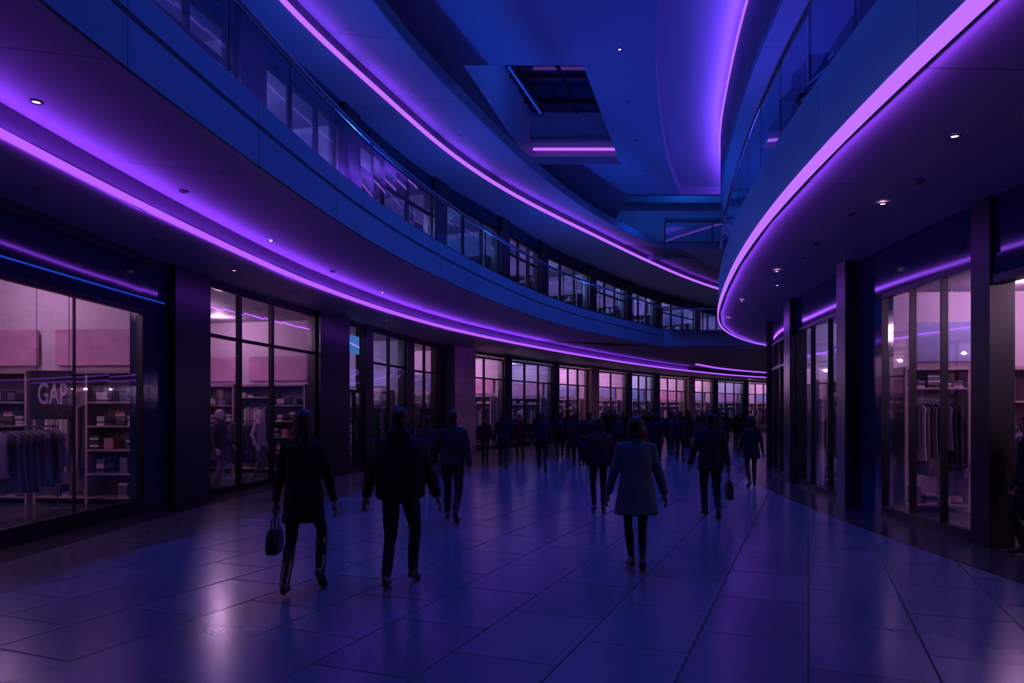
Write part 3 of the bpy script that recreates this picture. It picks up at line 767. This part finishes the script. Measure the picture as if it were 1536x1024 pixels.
    if bag:
        bm_ = G(); kind, bx, by, bz, w, h, t = bag
        if kind == 'hand':
            bm_.loft([(bz-h, t*.42, w*.46, by, bx), (bz-h+.015, t*.5, w*.5, by, bx), (bz-h*.5, t*.52, w*.5, by, bx), (bz-.03, t*.38, w*.46, by, bx), (bz, t*.2, w*.42, by, bx)], sup=5)
            v, f = bm_.remesh(.008, 1); out.append((v, f, 5))
            hg = G()
            for q in (-.02, .02): hg.tube([(bx+q, by-w*.25, bz-.02), (bx+q*.6, by-w*.18, bz+.08), (bx, by, bz+.115), (bx+q*.6, by+w*.18, bz+.08), (bx+q, by+w*.25, bz-.02)], [.007]*5, 8)
            out.append((np.array([tuple(p) for p in hg.v]), hg.f, 5))
        else:
            bm_.loft([(bz-h, w*.4, t*.4, by, bx), (bz-h+.03, w*.5, t*.5, by, bx), (bz-h*.4, w*.5, t*.55, by, bx), (bz-.05, w*.42, t*.45, by, bx), (bz, w*.28, t*.3, by, bx)], sup=3)
            v, f = bm_.remesh(.010, 2); out.append((v, f, 5))
            hg = G()
            for sx in (-1, 1): hg.tube([(bx+sx*w*.3, by+.05, bz-.05), (sx*.13, -.02+sh(1.45), 1.475), (sx*.14, .10+sh(1.35), 1.35), (sx*.15, .13, 1.15), (sx*.17, .04, 1.0)], [.016]*5, 8)
            out.append((np.array([tuple(p) for p in hg.v]), hg.f, 5))
    V = []; F = []; MI = []; b0 = 0
    for v, f, mi in out:
        V.append(v); F += [tuple(i+b0 for i in q) for q in f]; MI += [mi]*len(f); b0 += len(v)
    V = np.vstack(V); me = bpy.data.meshes.new(name); me.from_pydata(V.tolist(), [], F)
    C = P.get('cols', {})
    for kk, kd, df in (('skin', 'skin', (.20, .11, .09)), ('hair', 'hair', (.010, .007, .007)), ('top', 'cloth', (.009, .010, .015)), ('legs', 'cloth', (.009, .010, .016)), ('shoes', 'leather', (.006, .006, .008)), ('bag', 'leather', (.008, .007, .009)), ('eye', 'skin', (.5, .5, .5))):
        me.materials.append(cm(kd, C.get(kk, df)))
    me.polygons.foreach_set('material_index', MI); me.polygons.foreach_set('use_smooth', [True]*len(F)); me.update()
    return me

def put(me, name, x, y, h, deg=0, z=0):
    zmin = min(v.co.z for v in me.vertices); s = h/1.762
    return inst(me, name, (x, y, z-zmin*s+.001), math.radians(deg), s)

toe = 'toe'
A = person_mesh('woman_with_handbag', dict(fem=True, style='coat', hem=.66, flare=.90, b=1, lf=(-.12, -.12, toe, .05), rf=(.14, .14, toe, .75), lh=(-.28, .02, .80, 'grip'), rh=(.29, .06, .84), hair='long', hipz=.90,
     bag=('hand', -.285, .03, .60, .30, .26, .12), boots=True, seed=2, turn=-.1, cols=dict(top=(.005, .005, .008))))
put(A, 'woman_with_handbag', -2.02, 7.1, 1.74, 2)
B = person_mesh('man_in_hooded_jacket', dict(style='puffer', bulk=1.18, hem=.84, lf=(-.10, -.06, toe, .1), rf=(.10, .24, toe, .25), lh=(-.36, .04, .84), rh=(.36, .10, .86), hair='short', hooddown=True, seed=3, cols=dict(top=(.006, .007, .010), legs=(.008, .010, .020))))
put(B, 'man_in_hooded_jacket', -1.13, 7.4, 1.79, -4)
C = person_mesh('man_in_jacket', dict(style='jacket', bulk=1.12, hem=.86, lf=(-.09, .20, toe, .0), rf=(.09, -.20, toe, .85), hipz=.885, lh=(-.30, .16, .92), rh=(.30, -.05, .84), seed=4, turn=.15, cols=dict(top=(.011, .011, .02))))
put(C, 'man_in_jacket', -.95, 11.6, 1.74, -5)
D = person_mesh('woman_in_long_coat', dict(fem=True, style='coat', hem=.62, flare=1.12, bulk=1.08, lf=(-.05, .14, toe, .1), rf=(.055, -.06, toe, .35), lh=(-.32, .04, .86), rh=(.33, .02, .84), hair='bob', seed=5, arm=1.0, leg=[.088, .07, .05, .05, .036],
     cols=dict(top=(.035, .065, .08), hair=(.016, .01, .009))))
put(D, 'woman_in_long_coat', 1.38, 8.15, 1.69, -3)
E = person_mesh('woman_in_puffer_jacket', dict(fem=True, style='puffer', bulk=1.2, hem=.84, lf=(-.08, .10, toe, .05), rf=(.08, -.05, toe, .3), lh=(-.28, .12, .95), rh=(.28, .12, .95), hair='bun', seed=6, fold=.018, cols=dict(top=(.012, .009, .016))))
put(E, 'woman_in_puffer_jacket', 1.52, 12.9, 1.64, -4)
F = person_mesh('man_with_shopping_bag', dict(style='jacket', bulk=1.14, hem=.78, lf=(-.09, .16, toe, 0), rf=(.09, -.16, toe, .65), hipz=.89, lh=(-.33, .10, .88), rh=(.30, -.02, .80, 'grip'), bag=('hand', .30, -.01, .60, .30, .32, .12), seed=7, turn=.1))
put(F, 'man_with_shopping_bag', 3.28, 12.1, 1.71, -6)
H = person_mesh('woman_in_dark_coat', dict(fem=True, style='coat', hem=.70, flare=.95, lf=(-.08, -.12, toe, .4), rf=(.08, .16, toe, 0), lh=(-.28, .10, .86), rh=(.28, -.02, .84), hair='bob', seed=8))
put(H, 'woman_in_dark_coat', 5.55, 17.0, 1.64, -8)
vr = []
base = [
 ('man_walking', dict(style='jacket', bulk=1.05, hem=.84, lf=(-.09, .20, toe, 0), rf=(.09, -.20, toe, .7), hipz=.885, lh=(-.29, -.05, .85), rh=(.29, .14, .88))),
 ('woman_walking', dict(fem=True, style='coat', hem=.72, flare=.92, lf=(-.08, -.14, toe, .5), rf=(.08, .16, toe, 0), lh=(-.27, .12, .88), rh=(.27, -.04, .84), hair='long', cols=dict(top=(.03, .012, .02)))),
 ('man_with_backpack', dict(style='jacket', bulk=1.08, hem=.82, lf=(-.09, -.15, toe, .5), rf=(.09, .18, toe, 0), hipz=.89, lh=(-.3, .1, .88), rh=(.3, -.02, .85), bag=('back', 0, -.20, 1.42, .30, .44, .17))),
 ('woman_in_jacket', dict(fem=True, style='puffer', bulk=1.0, hem=.86, lf=(-.08, .14, toe, 0), rf=(.08, -.10, toe, .4), lh=(-.27, .08, .88), rh=(.27, .06, .88), hair='bun', cols=dict(top=(.016, .016, .028)))),
 ('man_in_overcoat', dict(style='coat', hem=.62, flare=.92, bulk=1.1, lf=(-.09, .14, toe, 0), rf=(.09, -.14, toe, .5), lh=(-.3, .05, .85), rh=(.3, .08, .86))),
 ('woman_in_red_jacket', dict(fem=True, style='jacket', hem=.80, bulk=1.0, lf=(-.08, .12, toe, 0), rf=(.08, -.12, toe, .4), lh=(-.27, .1, .9), rh=(.27, 0, .86), hair='long', cols=dict(top=(.14, .012, .02)))),
]
for i, (n, p) in enumerate(base):
    p['vox'] = .014; p['seed'] = 20+i; vr.append((n, person_mesh(n, p)))
crowd = [(-1.86,16,1.64,1,10),(-.92,25.3,1.56,3,180),(-.27,22.6,1.70,0,0),(.29,26.4,1.60,1,170),(.88,21.4,1.72,0,-3),(1.73,26.4,1.7,2,0),(2.05,23.2,1.74,4,-5),
 (3.05,17.6,1.62,5,0),(4.04,28.3,1.66,3,-20),(2.9,27.5,1.7,2,-10),(5.1,25.7,1.7,4,-15),(5.9,25.7,1.72,0,-15),(8.6,30.5,1.72,4,-20),(7.6,28.0,1.65,5,-20),(4.1,21.5,1.68,4,-10),(6.6,23.5,1.62,1,-20)]
R = random.Random(5)
for k in range(60):
    yy = R.uniform(27, 54); t = R.uniform(.12, .335) if k % 4 else R.uniform(.03, .15); vi = R.randrange(6)
    if vi == 5 and R.random() < .6: vi = 0
    crowd.append((t*yy, yy, R.uniform(1.58, 1.8), vi, R.choice([-30, -25, 160, -20])))
placed = []
for x, y, h, vi, dg in crowd:
    if any(math.dist((x, y), q) < .7 for q in placed): continue
    if x < WL1.xY(y)+1.2: continue
    placed.append((x, y)); put(vr[vi][1], vr[vi][0], x, y, h, dg)
put(vr[0][1], 'man_walking', 6.3, 8.9, 1.66, 60)
MQ = person_mesh('shop_mannequin', dict(style='jacket', fem=True, hem=.86, lf=(-.09, .02, toe, 0), rf=(.09, .06, toe, 0), hipz=.92, lh=(-.26, .05, .88), rh=(.26, .08, .9), vox=.012, seed=40,
     cols=dict(skin=(.6, .55, .55), hair=(.6, .55, .55), top=(.45, .35, .4), legs=(.12, .1, .14), shoes=(.1, .1, .1))))
MQ2 = person_mesh('shop_mannequin', dict(style='coat', fem=True, hem=.62, flare=.85, lf=(-.09, .02, toe, 0), rf=(.09, .06, toe, 0), hipz=.92, lh=(-.30, .12, .95), rh=(.26, .08, .9), vox=.012, seed=41,
     cols=dict(skin=(.6, .55, .55), hair=(.6, .55, .55), top=(.10, .06, .11), legs=(.3, .2, .25), shoes=(.1, .1, .1))))
for i, (cv, u, o) in enumerate(MANN):
    x, y_ = cv.at(u, o)
    if y_ > 55 or (cv.sgn < 0 and 3.5 < y_ < 9.9): continue
    put((MQ, MQ2)[i % 2], 'shop_mannequin', x, y_, 1.8, math.degrees(cv.ang(u))-(180 if cv.sgn > 0 else 0))

# ------------------------------------------------------------------ lights
BLUE = (.010, .10, 1.0); INDIGO = (.06, .07, 1.0)
for x, y, e in ((-.5, 5, 800), (0, 10, 1300), (.8, 15, 1600), (3.0, 20.5, 1600), (4.8, 26, 1500), (6.3, 30, 1100)):
    lamp('SPOT', 'atrium_fill_spot', (x, y, 10.93), e, BLUE, .12, (0, 0, 0), 125)  # added blue fill for floor and fascias, no fixtures modelled
for cv, y, o, z, e, c in ((EL2, 6, -.3, 5.4, 55, BLUE), (EL2, 13, -.3, 5.4, 60, BLUE), (EL2, 20, -.3, 5.4, 60, BLUE), (EL2, 27, -.3, 5.4, 60, BLUE), (ER2, 8, -.3, 5.6, 60, INDIGO), (ER2, 15, -.3, 5.6, 70, INDIGO), (ER2, 22, -.3, 5.6, 60, BLUE), (ER2, 28, -.3, 5.6, 60, BLUE)):
    x, y_ = cv.at(cv.sY(y), o); lamp('SPOT', 'gallery_fill_spot', (x, y_, z), e*5.5, c, .1, (math.pi, 0, 0), 150)  # added unseen spots wash the upper soffits and ceiling blue
lamp('POINT', 'recess_fill_lamp', (1.6, 21.5, 12.3), 60, (.03, .14, 1), .05); lamp('POINT', 'recess_fill_lamp', (8.0, 32.0, 12.6), 120, (.03, .18, 1), .05)  # added blue fill that brightens the recess walls
w = bpy.data.worlds.new('night'); scene.world = w; w.use_nodes = True
bg = w.node_tree.nodes['Background']; bg.inputs[0].default_value = (.02, .06, .55, 1); bg.inputs[1].default_value = .10

# ------------------------------------------------------------------ camera
cd = bpy.data.cameras.new('camera'); cam = bpy.data.objects.new('camera', cd); COL.objects.link(cam)
cd.sensor_width = 36; cd.lens = 1100/1536*36; cd.shift_y = (617-512)/1536
cam.location = (0, 0, 1.75); cam.rotation_euler = (math.pi/2, 0, 0); cd.clip_end = 300
scene.camera = cam
print('objects', len(bpy.data.objects))
